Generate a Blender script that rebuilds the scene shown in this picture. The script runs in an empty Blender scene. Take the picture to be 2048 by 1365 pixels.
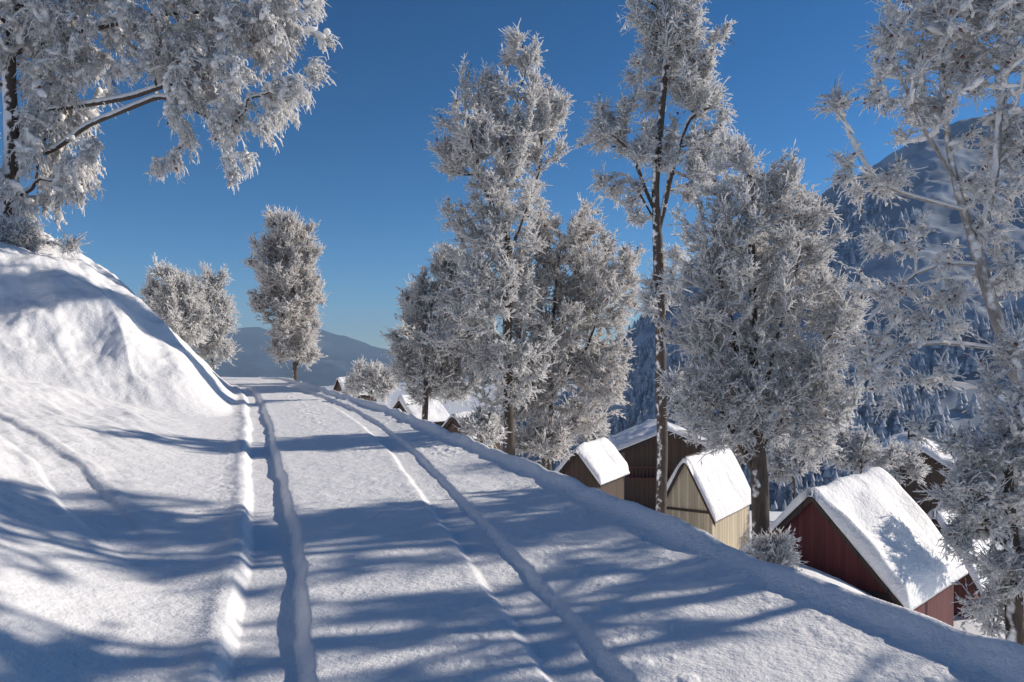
import bpy, math, numpy as np
from mathutils import Vector
R = math.radians
SC = bpy.context.scene
COL = SC.collection
# ------------------------------------------------------------------ camera, sky, sun, exposure
F = 1593.0; HV = 715.0; EYE = 1.6          # focal length and horizon row (2048 px wide frame), eye height
cd = bpy.data.cameras.new('camera'); cam = bpy.data.objects.new('camera', cd); COL.objects.link(cam)
cd.sensor_width = 36; cd.lens = F / 2048 * 36; cd.shift_y = (HV - 682.5) / 2048
cd.clip_start = .05; cd.clip_end = 30000
cam.location = (0, 0, EYE); cam.rotation_euler = (R(90), 0, 0)
SC.camera = cam
SUN_AZ, SUN_EL = 72.0, 26.0                 # degrees clockwise from +Y, above the horizon
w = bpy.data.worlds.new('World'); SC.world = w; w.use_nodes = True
nt = w.node_tree; bg = nt.nodes['Background']
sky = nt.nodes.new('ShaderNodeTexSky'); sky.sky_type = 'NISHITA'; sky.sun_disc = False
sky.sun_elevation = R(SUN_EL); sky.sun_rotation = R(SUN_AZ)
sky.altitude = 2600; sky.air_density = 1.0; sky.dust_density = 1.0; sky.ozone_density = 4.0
hs = nt.nodes.new('ShaderNodeHueSaturation'); hs.inputs['Saturation'].default_value = 1.12; hs.inputs['Value'].default_value = 4.9; hs.inputs['Hue'].default_value = .492  # sky colour brightened for shade fill; gamma below deepens zenith, lifts sun-side glow
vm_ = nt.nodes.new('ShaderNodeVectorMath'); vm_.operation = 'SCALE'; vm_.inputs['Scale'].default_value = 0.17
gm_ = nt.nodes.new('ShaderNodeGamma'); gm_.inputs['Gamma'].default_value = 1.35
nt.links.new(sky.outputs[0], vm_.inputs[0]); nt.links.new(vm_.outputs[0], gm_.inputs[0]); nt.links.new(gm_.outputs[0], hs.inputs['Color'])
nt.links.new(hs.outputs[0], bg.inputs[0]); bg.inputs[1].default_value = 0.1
sl = bpy.data.lights.new('sun', 'SUN'); sl.energy = 4.2; sl.angle = R(.6); sl.color = (1, .90, .78)
so = bpy.data.objects.new('sun', sl); COL.objects.link(so)
sd = Vector((math.sin(R(SUN_AZ)) * math.cos(R(SUN_EL)), math.cos(R(SUN_AZ)) * math.cos(R(SUN_EL)), math.sin(R(SUN_EL))))
so.rotation_euler = sd.to_track_quat('Z', 'Y').to_euler(); so.location = (20, 10, 20)
SC.render.engine = 'CYCLES'
SC.cycles.max_bounces = 7; SC.cycles.diffuse_bounces = 6; SC.cycles.transmission_bounces = 3
SC.cycles.volume_bounces = 0
SC.view_settings.view_transform = 'Standard'; SC.view_settings.look = 'None'
SC.view_settings.exposure = 0.32; SC.view_settings.gamma = 1
HAZE = True

# ------------------------------------------------------------------ small numpy tools
def _h(ix, iy, iz, s):
    n = (ix.astype(np.int64) * 374761393 + iy.astype(np.int64) * 668265263 + iz.astype(np.int64) * 2147483647 + s * 1274126177) & 0xffffffff
    n = ((n ^ (n >> 13)) * 1274126177) & 0xffffffff
    n = n ^ (n >> 16)
    return (n & 0xffff) / 65535.0
def noise2(x, y, s=0):
    x = np.asarray(x, float); y = np.asarray(y, float)
    ix = np.floor(x); iy = np.floor(y); fx = x - ix; fy = y - iy
    fx = fx * fx * (3 - 2 * fx); fy = fy * fy * (3 - 2 * fy); z = np.zeros_like(ix)
    a = _h(ix, iy, z, s); b = _h(ix + 1, iy, z, s); c = _h(ix, iy + 1, z, s); d = _h(ix + 1, iy + 1, z, s)
    return (a + (b - a) * fx) * (1 - fy) + (c + (d - c) * fx) * fy - .5
def fbm2(x, y, o=4, s=0, g=.5):
    t = 0; a = 1.0
    for k in range(o):
        t = t + a * noise2(x * 2 ** k + 17.3 * k, y * 2 ** k - 9.1 * k, s + k); a *= g
    return t
def noise3(p, s=0):
    i = np.floor(p); f = p - i; f = f * f * (3 - 2 * f); t = 0
    for dx in (0, 1):
        for dy in (0, 1):
            for dz in (0, 1):
                wgt = (f[:, 0] if dx else 1 - f[:, 0]) * (f[:, 1] if dy else 1 - f[:, 1]) * (f[:, 2] if dz else 1 - f[:, 2])
                t = t + wgt * _h(i[:, 0] + dx, i[:, 1] + dy, i[:, 2] + dz, s)
    return t - .5
def sstep(a, b, x):
    t = np.clip((x - a) / (b - a), 0, 1); return t * t * (3 - 2 * t)
def nrm(v): return v / np.maximum(np.linalg.norm(v, axis=-1, keepdims=True), 1e-9)

def mesh_np(name, V, faces, mats, mi=None, smooth=False, parent=None):
    """faces: list of (n,k) index arrays (k = 3 or 4)"""
    me = bpy.data.meshes.new(name)
    faces = [f for f in faces if len(f)]
    nl = sum(f.size for f in faces); nf = sum(len(f) for f in faces)
    me.vertices.add(len(V)); me.vertices.foreach_set('co', np.asarray(V, np.float32).ravel())
    me.loops.add(nl); me.loops.foreach_set('vertex_index', np.concatenate([f.ravel() for f in faces]).astype(np.int32))
    me.polygons.add(nf)
    tot = np.concatenate([np.full(len(f), f.shape[1]) for f in faces]); st = np.concatenate([[0], np.cumsum(tot)[:-1]])
    me.polygons.foreach_set('loop_start', st.astype(np.int32)); me.polygons.foreach_set('loop_total', tot.astype(np.int32))
    if smooth: me.polygons.foreach_set('use_smooth', np.ones(nf, bool))
    for m in mats: me.materials.append(m)
    if mi is not None: me.polygons.foreach_set('material_index', np.asarray(mi, np.int32))
    me.update(calc_edges=True); me.validate()
    o = bpy.data.objects.new(name, me); COL.objects.link(o)
    if parent is not None: o.parent = parent
    return o
def tag(o, label=None, cat=None, group=None, kind=None):
    if label: o['label'] = label
    if cat: o['category'] = cat
    if group: o['group'] = group
    if kind: o['kind'] = kind
    return o
def empty(name, loc, rz=0):
    o = bpy.data.objects.new(name, None); COL.objects.link(o); o.location = loc; o.rotation_euler = (0, 0, rz)
    o.empty_display_size = .3
    return o

class MB:                                    # collects simple shapes into one mesh
    def __init__(s): s.v = []; s.f = []
    def poly(s, pts, faces):
        b = len(s.v); s.v += [tuple(p) for p in pts]; s.f += [tuple(b + i for i in f) for f in faces]
    def box(s, c, d):
        x, y, z = c; a, b, e = d[0] / 2, d[1] / 2, d[2] / 2
        s.poly([(x + i * a, y + j * b, z + k * e) for i in (-1, 1) for j in (-1, 1) for k in (-1, 1)],
               [(0, 1, 3, 2), (4, 6, 7, 5), (0, 4, 5, 1), (2, 3, 7, 6), (0, 2, 6, 4), (1, 5, 7, 3)])
    def build(s, name, mat, parent=None, bevel=0):
        me = bpy.data.meshes.new(name); me.from_pydata(s.v, [], s.f); me.materials.append(mat); me.update()
        o = bpy.data.objects.new(name, me); COL.objects.link(o)
        if parent is not None: o.parent = parent
        if bevel:
            b = o.modifiers.new('bevel', 'BEVEL'); b.width = bevel; b.segments = 2
        return o

# ------------------------------------------------------------------ materials
def newmat(name):
    m = bpy.data.materials.new(name); m.use_nodes = True; n = m.node_tree
    return m, n, n.nodes['Principled BSDF'], n.nodes['Material Output']
def N(n, t, **kw):
    x = n.nodes.new(t)
    for k, v in kw.items():
        if k in ('inp',):
            for a, b in v.items(): x.inputs[a].default_value = b
        else: setattr(x, k, v)
    return x
def snow_material(name, bump_scales=((22, .02), (90, .008)), col=(.86, .86, .87, 1)):
    m, n, p, o = newmat(name); L = n.links
    tc = N(n, 'ShaderNodeTexCoord')
    p.inputs['Base Color'].default_value = col; p.inputs['Roughness'].default_value = .62
    p.inputs['Specular IOR Level'].default_value = .25
    last = None
    for sc, st in bump_scales:
        t = N(n, 'ShaderNodeTexNoise', inp={'Scale': sc, 'Detail': 4.0, 'Roughness': .6}); L.new(tc.outputs['Object'], t.inputs['Vector'])
        b = N(n, 'ShaderNodeBump', inp={'Strength': .8, 'Distance': st}); L.new(t.outputs['Fac'], b.inputs['Height'])
        if last: L.new(last.outputs[0], b.inputs['Normal'])
        last = b
    L.new(last.outputs[0], p.inputs['Normal'])
    return m
M_snow = snow_material('snow_ground', ((5, .04), (26, .010), (90, .004)))
M_roofsnow = snow_material('snow_roof', ((3, .12), (14, .04)))
def frost_material(name, col, trans):
    m, n, p, o = newmat(name); L = n.links
    n.nodes.remove(p)
    tc = N(n, 'ShaderNodeTexCoord'); t = N(n, 'ShaderNodeTexNoise', inp={'Scale': 2.2, 'Detail': 3.0})
    L.new(tc.outputs['Object'], t.inputs['Vector'])
    cr = N(n, 'ShaderNodeValToRGB'); e = cr.color_ramp.elements
    e[0].position = .38; e[0].color = tuple(c * .94 for c in col) + (1,); e[1].position = .62; e[1].color = col + (1,)
    L.new(t.outputs['Fac'], cr.inputs[0])
    d = N(n, 'ShaderNodeBsdfDiffuse'); tr = N(n, 'ShaderNodeBsdfTranslucent'); mx = N(n, 'ShaderNodeMixShader', inp={0: trans})
    L.new(cr.outputs[0], d.inputs[0]); L.new(cr.outputs[0], tr.inputs[0])
    L.new(d.outputs[0], mx.inputs[1]); L.new(tr.outputs[0], mx.inputs[2]); L.new(mx.outputs[0], o.inputs[0])
    return m
M_frost = frost_material('hoar_frost', (.985, .98, .975), .55)  # lightened almost to pure white so self-shadowed crowns render brighter
M_frost_pink = frost_material('hoar_frost_pinkish', (.985, .965, .945), .55)
M_clump = frost_material('snow_clump', (.98, .975, .97), .35)
def bark_material(name, col, snow_amt, snow_col=(.85, .85, .87, 1)):
    m, n, p, o = newmat(name); L = n.links
    tc = N(n, 'ShaderNodeTexCoord'); geo = N(n, 'ShaderNodeNewGeometry')
    mp = N(n, 'ShaderNodeMapping'); mp.inputs['Scale'].default_value = (1, 1, .25); L.new(tc.outputs['Object'], mp.inputs[0])
    t = N(n, 'ShaderNodeTexNoise', inp={'Scale': 18.0, 'Detail': 5.0, 'Roughness': .65}); L.new(mp.outputs[0], t.inputs['Vector'])
    cr = N(n, 'ShaderNodeValToRGB'); e = cr.color_ramp.elements
    e[0].position = .35; e[0].color = tuple(c * .45 for c in col) + (1,); e[1].position = .7; e[1].color = col + (1,)
    L.new(t.outputs['Fac'], cr.inputs[0])
    dp = N(n, 'ShaderNodeVectorMath', operation='DOT_PRODUCT'); dp.inputs[1].default_value = (-.35, -.25, .9)
    L.new(geo.outputs['Normal'], dp.inputs[0])
    t2 = N(n, 'ShaderNodeTexNoise', inp={'Scale': 6.0, 'Detail': 4.0}); L.new(tc.outputs['Object'], t2.inputs['Vector'])
    a = N(n, 'ShaderNodeMath', operation='ADD'); L.new(dp.outputs['Value'], a.inputs[0]); L.new(t2.outputs['Fac'], a.inputs[1])
    r = N(n, 'ShaderNodeMapRange', inp={'From Min': 1.25 - snow_amt, 'From Max': 1.4 - snow_amt}); L.new(a.outputs[0], r.inputs[0])
    mx = N(n, 'ShaderNodeMix', data_type='RGBA'); L.new(r.outputs[0], mx.inputs['Factor'])
    L.new(cr.outputs[0], mx.inputs['A']); mx.inputs['B'].default_value = snow_col
    L.new(mx.outputs['Result'], p.inputs['Base Color']); p.inputs['Roughness'].default_value = .85
    b = N(n, 'ShaderNodeBump', inp={'Strength': .7, 'Distance': .02}); L.new(t.outputs['Fac'], b.inputs['Height']); L.new(b.outputs[0], p.inputs['Normal'])
    return m
M_bark = bark_material('dark_bark', (.10, .075, .06), .35)
M_bark_frosty = bark_material('frosted_bark', (.42, .39, .37), .5)
M_bark_snowy = bark_material('snow_streaked_bark', (.10, .075, .06), .62)
M_twig = bark_material('twig_bark', (.09, .06, .05), .5)
M_leaf = newmat('withered_leaf')[0]; M_leaf.node_tree.nodes['Principled BSDF'].inputs['Base Color'].default_value = (.16, .06, .05, 1)
def plank_material(name, col, scale=7.0, dark=.45):
    m, n, p, o = newmat(name); L = n.links
    tc = N(n, 'ShaderNodeTexCoord'); sx = N(n, 'ShaderNodeSeparateXYZ'); L.new(tc.outputs['Object'], sx.inputs[0])
    ad = N(n, 'ShaderNodeMath', operation='ADD'); L.new(sx.outputs[0], ad.inputs[0]); L.new(sx.outputs[1], ad.inputs[1])
    mu = N(n, 'ShaderNodeMath', operation='MULTIPLY', inp={1: scale}); L.new(ad.outputs[0], mu.inputs[0])
    fr = N(n, 'ShaderNodeMath', operation='FRACT'); L.new(mu.outputs[0], fr.inputs[0])
    fl = N(n, 'ShaderNodeMath', operation='FLOOR'); L.new(mu.outputs[0], fl.inputs[0])
    wn = N(n, 'ShaderNodeTexWhiteNoise', noise_dimensions='1D'); L.new(fl.outputs[0], wn.inputs['W'])
    cr = N(n, 'ShaderNodeValToRGB'); e = cr.color_ramp.elements
    e[0].position = 0; e[0].color = (dark * .4,) * 3 + (1,); e[1].position = .1; e[1].color = (1, 1, 1, 1)
    L.new(fr.outputs[0], cr.inputs[0])
    t = N(n, 'ShaderNodeTexNoise', inp={'Scale': 3.0, 'Detail': 6.0, 'Roughness': .7})
    mp = N(n, 'ShaderNodeMapping'); mp.inputs['Scale'].default_value = (3, 3, .4); L.new(tc.outputs['Object'], mp.inputs[0]); L.new(mp.outputs[0], t.inputs['Vector'])
    mr = N(n, 'ShaderNodeMapRange', inp={'To Min': .6, 'To Max': 1.25}); L.new(t.outputs['Fac'], mr.inputs[0])
    mr2 = N(n, 'ShaderNodeMapRange', inp={'To Min': .75, 'To Max': 1.15}); L.new(wn.outputs[0], mr2.inputs[0])
    k = N(n, 'ShaderNodeMath', operation='MULTIPLY'); L.new(mr.outputs[0], k.inputs[0]); L.new(mr2.outputs[0], k.inputs[1])
    m1 = N(n, 'ShaderNodeMix', data_type='RGBA', blend_type='MULTIPLY'); m1.inputs['Factor'].default_value = 1
    m1.inputs['A'].default_value = col + (1,); L.new(cr.outputs[0], m1.inputs['B'])
    vm = N(n, 'ShaderNodeVectorMath', operation='SCALE'); L.new(m1.outputs['Result'], vm.inputs[0]); L.new(k.outputs[0], vm.inputs['Scale'])
    L.new(vm.outputs[0], p.inputs['Base Color']); p.inputs['Roughness'].default_value = .8
    return m
M_red = plank_material('dark_red_planks', (.13, .03, .032))
M_beige = plank_material('weathered_beige_planks', (.55, .47, .34))
M_brown = plank_material('dark_brown_planks', (.085, .055, .04))
M_darkred = plank_material('brown_red_planks', (.12, .04, .035))
M_beam = plank_material('dark_beam', (.06, .04, .035), 1)
M_pale = newmat('pale_painted_wood')[0]; M_pale.node_tree.nodes['Principled BSDF'].inputs['Base Color'].default_value = (.6, .56, .5, 1)
M_glass = newmat('window_glass')[0]; g_ = M_glass.node_tree.nodes['Principled BSDF']
g_.inputs['Base Color'].default_value = (.02, .025, .03, 1); g_.inputs['Roughness'].default_value = .08
def mountain_material(name, dark, light, scale, pos=.5):
    m, n, p, o = newmat(name); L = n.links
    tc = N(n, 'ShaderNodeTexCoord')
    t = N(n, 'ShaderNodeTexNoise', inp={'Scale': scale, 'Detail': 9.0, 'Roughness': .68}); L.new(tc.outputs['Object'], t.inputs['Vector'])
    cr = N(n, 'ShaderNodeValToRGB'); e = cr.color_ramp.elements
    e[0].position = pos - .06; e[0].color = dark + (1,); e[1].position = pos + .1; e[1].color = light + (1,)
    L.new(t.outputs['Fac'], cr.inputs[0]); L.new(cr.outputs[0], p.inputs['Base Color'])
    p.inputs['Roughness'].default_value = .9; p.inputs['Specular IOR Level'].default_value = .1
    return m

# ------------------------------------------------------------------ ground
def tab(Y, pts):
    a = np.array(pts, float); return np.interp(Y, a[:, 0], a[:, 1])
def smooth_tab(pts, lo=-3, hi=80, w=1.3):
    ys = np.linspace(lo, hi, 1200); a = np.array(pts, float)
    v = np.interp(ys, a[:, 0], a[:, 1]); k = int(w / (ys[1] - ys[0])) | 1
    ker = np.hanning(k + 2)[1:-1]; ker /= ker.sum(); p = np.pad(v, k // 2, mode='reflect', reflect_type='odd')
    sv = np.convolve(p, ker, 'valid')
    ex = (a[-1, 1] - a[-2, 1]) / (a[-1, 0] - a[-2, 0])
    return lambda Y: np.interp(Y, ys, sv) + ex * np.maximum(Y - hi + 4, 0)
XR = smooth_tab([(-4, 4.2), (0, 3.45), (3.74, 2.3), (4.93, 1.82), (6, 1.42), (8, .78), (10.75, -.2), (17.3, -2.5), (23.8, -5.3), (30, -8.0), (60, -19), (90, -30), (3000, -1080)], hi=120)
XL = smooth_tab([(-4, .6), (0, -.35), (3.74, -1.17), (6.11, -1.84), (8.04, -2.45), (11.75, -3.68), (15.3, -4.85), (23.8, -7.75), (29, -9.8), (36, -15), (60, -40), (90, -70)])
XK = smooth_tab([(-4, 2.2), (0, 1.35), (3.74, .37), (6.11, -.2), (8.04, -.68), (11.75, -1.6), (15.3, -2.7), (18.6, -3.8), (23.8, -5.9), (29, -8.1), (36, -13.3), (60, -38), (90, -68)])
def zroad(Y): return .02 * np.minimum(Y, 29) - .02 * np.maximum(Y - 29, 0) ** 1.15 * .6
def H0(X, Y):
    X = np.asarray(X, float); Y = np.asarray(Y, float)
    z = zroad(Y)
    d = .94 * (X - XR(Y))
    # plunge towards the valley on the right
    dd = np.maximum(d, 0)
    drop = 1.75 * (1 - np.exp(-dd / 1.7)) + .355 * np.clip(dd - .4, 0, 24) * sstep(0, 6, dd) + .05 * np.clip(dd - 24, 0, 30) + .30 * np.maximum(dd - 58, 0)
    z = z - np.where(drop < 150, drop, 150 + 0 * drop)
    # left shoulder
    s = np.maximum(XL(Y) - .5 - X, 0)
    z = z + .115 * np.minimum(s, 10) ** 1.32 * sstep(-3, 3, Y) + .03 * np.maximum(s - 10, 0)
    # high bank beyond the left shoulder
    d1 = Y - 16.0 + 1.6 * noise2(X * .3, Y * .1, 5) + .18 * np.minimum(-X - 8, 8) * (X < -8); d2 = XL(Y) - .55 - X + .5 * noise2(X * .3, Y * .35, 6)
    q = -np.log(np.exp(-.72 * np.clip(d1, -3, 30) * 1.6) + np.exp(-1.02 * np.clip(d2, -3, 30) * 1.6)) / 1.6
    cap = 4.2 - .045 * np.maximum(Y - 26, 0) + .16 * np.maximum(-15 - X, 0)
    q = np.maximum(q, 0); q = cap * (1 - np.exp(-(q / cap) ** 1.35 * 1.25)) * 1.06
    bankm = sstep(.05, 1.0, q)
    z = z + q
    # near bank, left of the soft diagonal groove
    dn = (X + 1.7) * -.75 + (Y - 4.8) * -.66
    z = z + .24 * np.maximum(dn - .2, 0) * sstep(-1.6, -3.2, X) * sstep(-6, -2, Y)
    # far fall of the land
    z = z - .12 * np.maximum(Y - 60, 0) - .15 * np.maximum(Y - 110, 0)
    return z, d, s, dn, bankm
def groove(z, dist, depth, wid, lip=.35):
    a = np.abs(dist) / wid
    return z - depth * (1 - sstep(.75, 1.15, a)) + depth * lip * np.exp(-((a - 1.45) / .3) ** 2)
def rut(z, dist, depth, wid, l1, l2):
    a = np.abs(dist) / wid
    return z - depth * (1 - sstep(.7, 1.2, a)) + depth * np.where(dist < 0, l1, l2) * np.exp(-((a - 1.45) / .35) ** 2) * (a > .9)
def segdist(X, Y, pts):
    best = np.full(np.shape(X), 1e9)
    for (a, b), (c, e) in zip(pts[:-1], pts[1:]):
        vx, vy = c - a, e - b; t = np.clip(((X - a) * vx + (Y - b) * vy) / (vx * vx + vy * vy), 0, 1)
        best = np.minimum(best, np.hypot(X - a - t * vx, Y - b - t * vy))
    return best
def H(X, Y):
    X = np.asarray(X, float); Y = np.asarray(Y, float)
    z, d, s, dn, bankm = H0(X, Y)
    near = 1 - sstep(40, 90, np.hypot(X, Y))
    wob = .05 * noise2(Y * .9, 0 * Y, 3) + .02 * noise2(Y * 3, 0 * Y, 4)
    onroad = sstep(-.6, -.1, XR(Y) - X - .3 + .3) * near
    m = (Y < 36) * 1.0
    tread = .012 * noise2(X * 9, Y * 14, 44)
    zz = rut(z, X - XL(Y) - wob - .018 * noise2(X * 5, Y * 7, 54), .085 + .03 * noise2(Y * 1.7, X * 0, 50), .21 + .03 * noise2(Y * 2.3, X * 0, 53),   .24, .04); z = z + (zz - z) * m
    zz = rut(z, X - XK(Y) - wob * .7 - .015 * noise2(X * 5, Y * 7, 55), .045 + .02 * noise2(Y * 1.3, X * 0, 51), .19, .10, .02); z = z + (zz - z) * m
    # a soft groove and low ledges running down the left slope
    sd_ = segdist(X, Y, [(-2.6, 5.6), (-3.6, 6.9), (-5.0, 8.8), (-7.4, 11.2), (-12, 15.0)]) + .10 * noise2(X * 1.1, Y * 1.1, 8)
    z = groove(z, sd_, .04 * sstep(5.2, 8, Y), .22, .4)
    lf = sstep(.5, 2.0, s) * near
    z = z + lf * (.10 * fbm2((X * .75 + Y * .66) * 1.1, (X * .66 - Y * .75) * .28, 4, 37) + .05 * np.abs(fbm2((X * .75 + Y * .66) * 2.6, (X * .66 - Y * .75) * .6, 3, 38)))
    # the bed lifts a little towards the right hand edge
    z = z + .045 * np.clip(np.minimum(X, XR(Y)) - XK(Y), 0, 2.5) * near
    # plowed lip along the drop
    z = z + .10 * np.exp(-((d + .02 + .05 * noise2(Y * 1.2, X * 0, 12)) / .11) ** 2) * near * (1 + .7 * noise2(X * 3, Y * 3, 13))
    z = z - .012 * np.exp(-((d + .6) / .22) ** 2) * near
    # crumbly snow between the ruts, soft swells, uneven diagonal ridges and hollows on the bank
    mid = np.exp(-((X - (XL(Y) + XK(Y)) / 2 - .1) / .42) ** 2) + .8 * np.exp(-((X - XL(Y) + .35) / .25) ** 2) + .8 * np.exp(-((X - XK(Y) - .45) / .25) ** 2) + .5 * np.exp(-((d + .4) / .25) ** 2)
    cr = np.clip(fbm2(X * 11, Y * 10, 4, 20, .5) + .05, 0, 1)
    z = z + near * (.045 * cr * np.clip(mid, 0, 1) * sstep(-.35, .35, fbm2(X * .9, Y * .5, 2, 77)) + .008 * fbm2(X * 3, Y * 3, 4, 21))
    off = sstep(.3, 2.2, s) + .8 * sstep(.8, 3.5, d)
    z = z + np.clip(off, 0, 1) * (.10 * fbm2(X * .55, Y * .55, 4, 25) * near + .03 * np.maximum(fbm2(X * 2.2, Y * 2.2, 3, 29), 0))
    led = fbm2(X * .22 + Y * .16, (Y * .16 - X * .1) * .6, 4, 31)
    z = z + bankm * near * (.7 * led + .22 * fbm2(X * 1.1, Y * 1.1, 4, 36) - .30 * np.abs(np.sin((X * .75 + Y * 1.05) * 1.05 + 3 * noise2(X * .3, Y * .3, 33))) * sstep(-.2, .2, noise2(X * .2, Y * .2, 34)))
    z = z + 1.1 * np.exp(-((X - 10.6) ** 2 + (Y - 28) ** 2) / 14)
    r = np.hypot(X, Y)
    z = z + sstep(25, 120, r) * 1.2 * fbm2(X / 30, Y / 30, 4, 40) + sstep(150, 600, r) * 14 * fbm2(X / 300, Y / 300, 4, 41)
    return np.maximum(z, -150 + 6 * fbm2(X / 90, Y / 90, 3, 42))
def Hs(x, y): return float(H(np.array([x]), np.array([y]))[0])
a1 = np.linspace(R(-38), R(38), 980); a2 = np.linspace(R(38), R(322), 210)[1:-1]
ang = np.concatenate([a1, a2]); rad = np.concatenate([[.3, .8, 1.4, 2.0, 2.5], np.geomspace(2.9, 60, 860), np.geomspace(60, 16000, 180)[1:]])
AA, RR = np.meshgrid(ang, rad); GX = RR * np.sin(AA); GY = RR * np.cos(AA); GZ = H(GX, GY)
V = np.stack([GX.ravel(), GY.ravel(), GZ.ravel()], 1); na, nr_ = len(ang), len(rad)
i = np.arange(nr_ - 1)[:, None] * na + np.arange(na)[None]; j = np.arange(nr_ - 1)[:, None] * na + (np.arange(na)[None] + 1) % na
Fq = np.stack([i, i + na, j + na, j], -1).reshape(-1, 4)
V = np.vstack([V, [[0, 0, Hs(0, 0)]]]); c = len(V) - 1
Ft = np.stack([np.full(na, c), np.arange(na), (np.arange(na) + 1) % na], 1)
ground = mesh_np('ground', V, [Fq, Ft], [M_snow], smooth=True)
tag(ground, kind='structure')

# ------------------------------------------------------------------ mountains
def ridge(name, sky_px, dist_fn, y0, z0, mat, nu, nt_, rough, seed, ulo, uhi, rscale):
    u = np.linspace(ulo, uhi, nu); t = np.linspace(0, 1.25, nt_)
    U, T = np.meshgrid(u, t); a = np.array(sky_px, float); vs = np.interp(U, a[:, 0], a[:, 1])
    D = dist_fn(U); ZR = EYE - (vs - HV) / F * D
    Y = y0 + (D - y0) * T; X = (U - 1024) / F * Y
    prof = np.where(T < 1, T ** 1.15, 1 - (T - 1) * 2.2)
    Z = z0 + (ZR - z0) * prof
    wt = np.clip(T * 2, 0, 1) * np.where(T < 1, 1 - .55 * T, .45)
    nz = fbm2(X / rscale, Y / rscale, 6, seed, .55); rg = 1 - 2 * np.abs(fbm2(X / rscale * .6, Y / rscale * .6, 5, seed + 9, .5))
    Z = Z + rough * wt * (nz + .5 * (rg - .7))
    V = np.stack([X.ravel(), Y.ravel(), Z.ravel()], 1)
    q = np.arange(nt_ - 1)[:, None] * nu + np.arange(nu - 1)[None]
    o = mesh_np(name, V, [np.stack([q, q + 1, q + nu + 1, q + nu], -1).reshape(-1, 4)], [mat], smooth=True)
    tag(o, kind='structure'); return V.reshape(nt_, nu, 3)
M_mt = mountain_material('forested_snow_slope', (.22, .26, .32), (.42, .47, .54), .014, .50)  # base colours tinted blue and lifted for skylit shade and haze
M_mtfar = mountain_material('far_forested_hills', (.03, .05, .07), (.10, .13, .16), .0022, .58)
GM = ridge('mountain', [(900, 880), (1100, 810), (1200, 745), (1290, 640), (1400, 560), (1500, 500), (1600, 425), (1660, 380), (1750, 335), (1850, 285), (1950, 262), (2048, 240), (2300, 170), (2800, 60)],
           lambda u: 950 + 0 * u, 300, -95, M_mt, 520, 200, 55, 51, 850, 2900, 165)
ridge('far_hills', [(-400, 560), (200, 600), (430, 672), (470, 664), (520, 660), (560, 672), (600, 668), (640, 664), (700, 676), (740, 686), (790, 697), (900, 705), (1100, 690), (1400, 720)],
      lambda u: 6500 + 0 * u, 3200, -300, M_mtfar, 400, 120, 180, 61, -500, 1400, 900)

# ------------------------------------------------------------------ trees
def tubes(P0, P1, R0, R1, n, D0=None, D1=None):
    D = nrm(P1 - P0); D0 = D if D0 is None else D0; D1 = D if D1 is None else D1
    def frame(d):
        up = np.where(np.abs(d[:, 2:3]) < .95, [[0, 0, 1.]], [[1., 0, 0]]); a = nrm(np.cross(d, up)); return a, np.cross(d, a)
    a = np.arange(n) * 2 * np.pi / n; ca, sa = np.cos(a)[None, :, None], np.sin(a)[None, :, None]
    A0, B0 = frame(D0); A1, B1 = frame(D1)
    # keep the second frame aligned with the first
    A1 = nrm(A0 - D1 * (A0 * D1).sum(1, keepdims=True)); B1 = np.cross(D1, A1)
    r0 = P0[:, None] + R0[:, None, None] * (A0[:, None] * ca + B0[:, None] * sa)
    r1 = P1[:, None] + R1[:, None, None] * (A1[:, None] * ca + B1[:, None] * sa)
    m = len(P0); V = np.concatenate([r0, r1], 1).reshape(-1, 3)
    k = np.arange(n); b = (np.arange(m) * 2 * n)[:, None]
    Fq = np.stack([b + k, b + (k + 1) % n, b + n + (k + 1) % n, b + n + k], -1).reshape(-1, 4)
    return V, Fq
OCT = np.array([(1, 0, 0), (-1, 0, 0), (0, 1, 0), (0, -1, 0), (0, 0, 1), (0, 0, -1)], float)
OCF = np.array([(0, 2, 4), (2, 1, 4), (1, 3, 4), (3, 0, 4), (2, 0, 5), (1, 2, 5), (3, 1, 5), (0, 3, 5)])
def ico(sub):
    import bmesh
    bm = bmesh.new(); bmesh.ops.create_icosphere(bm, subdivisions=sub, radius=1)
    v = np.array([x.co[:] for x in bm.verts]); f = np.array([[q.index for q in x.verts] for x in bm.faces]); bm.free(); return v, f
ICV, ICF = ico(2)
def blobs(C, D, L, Rr, rng, V0, F0, rough):
    """elongated lumps: centre C, long axis D, half length L, radius Rr"""
    m = len(C); up = np.where(np.abs(D[:, 2:3]) < .95, [[0, 0, 1.]], [[1., 0, 0]]); A = nrm(np.cross(D, up)); B = np.cross(D, A)
    S = 1 + rough * rng.normal(size=(m, len(V0), 1)).clip(-1.8, 1.8)
    v = V0[None] * S
    P = C[:, None] + v[..., 0:1] * (D * L[:, None])[:, None] + v[..., 1:2] * (A * Rr[:, None])[:, None] + v[..., 2:3] * (B * Rr[:, None])[:, None]
    return P.reshape(-1, 3), (F0[None] + (np.arange(m) * len(V0))[:, None, None]).reshape(-1, F0.shape[1])
def W(u, v, Y): return np.array([(u - 1024) / F * Y, Y, EYE - (v - HV) / F * Y])

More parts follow.
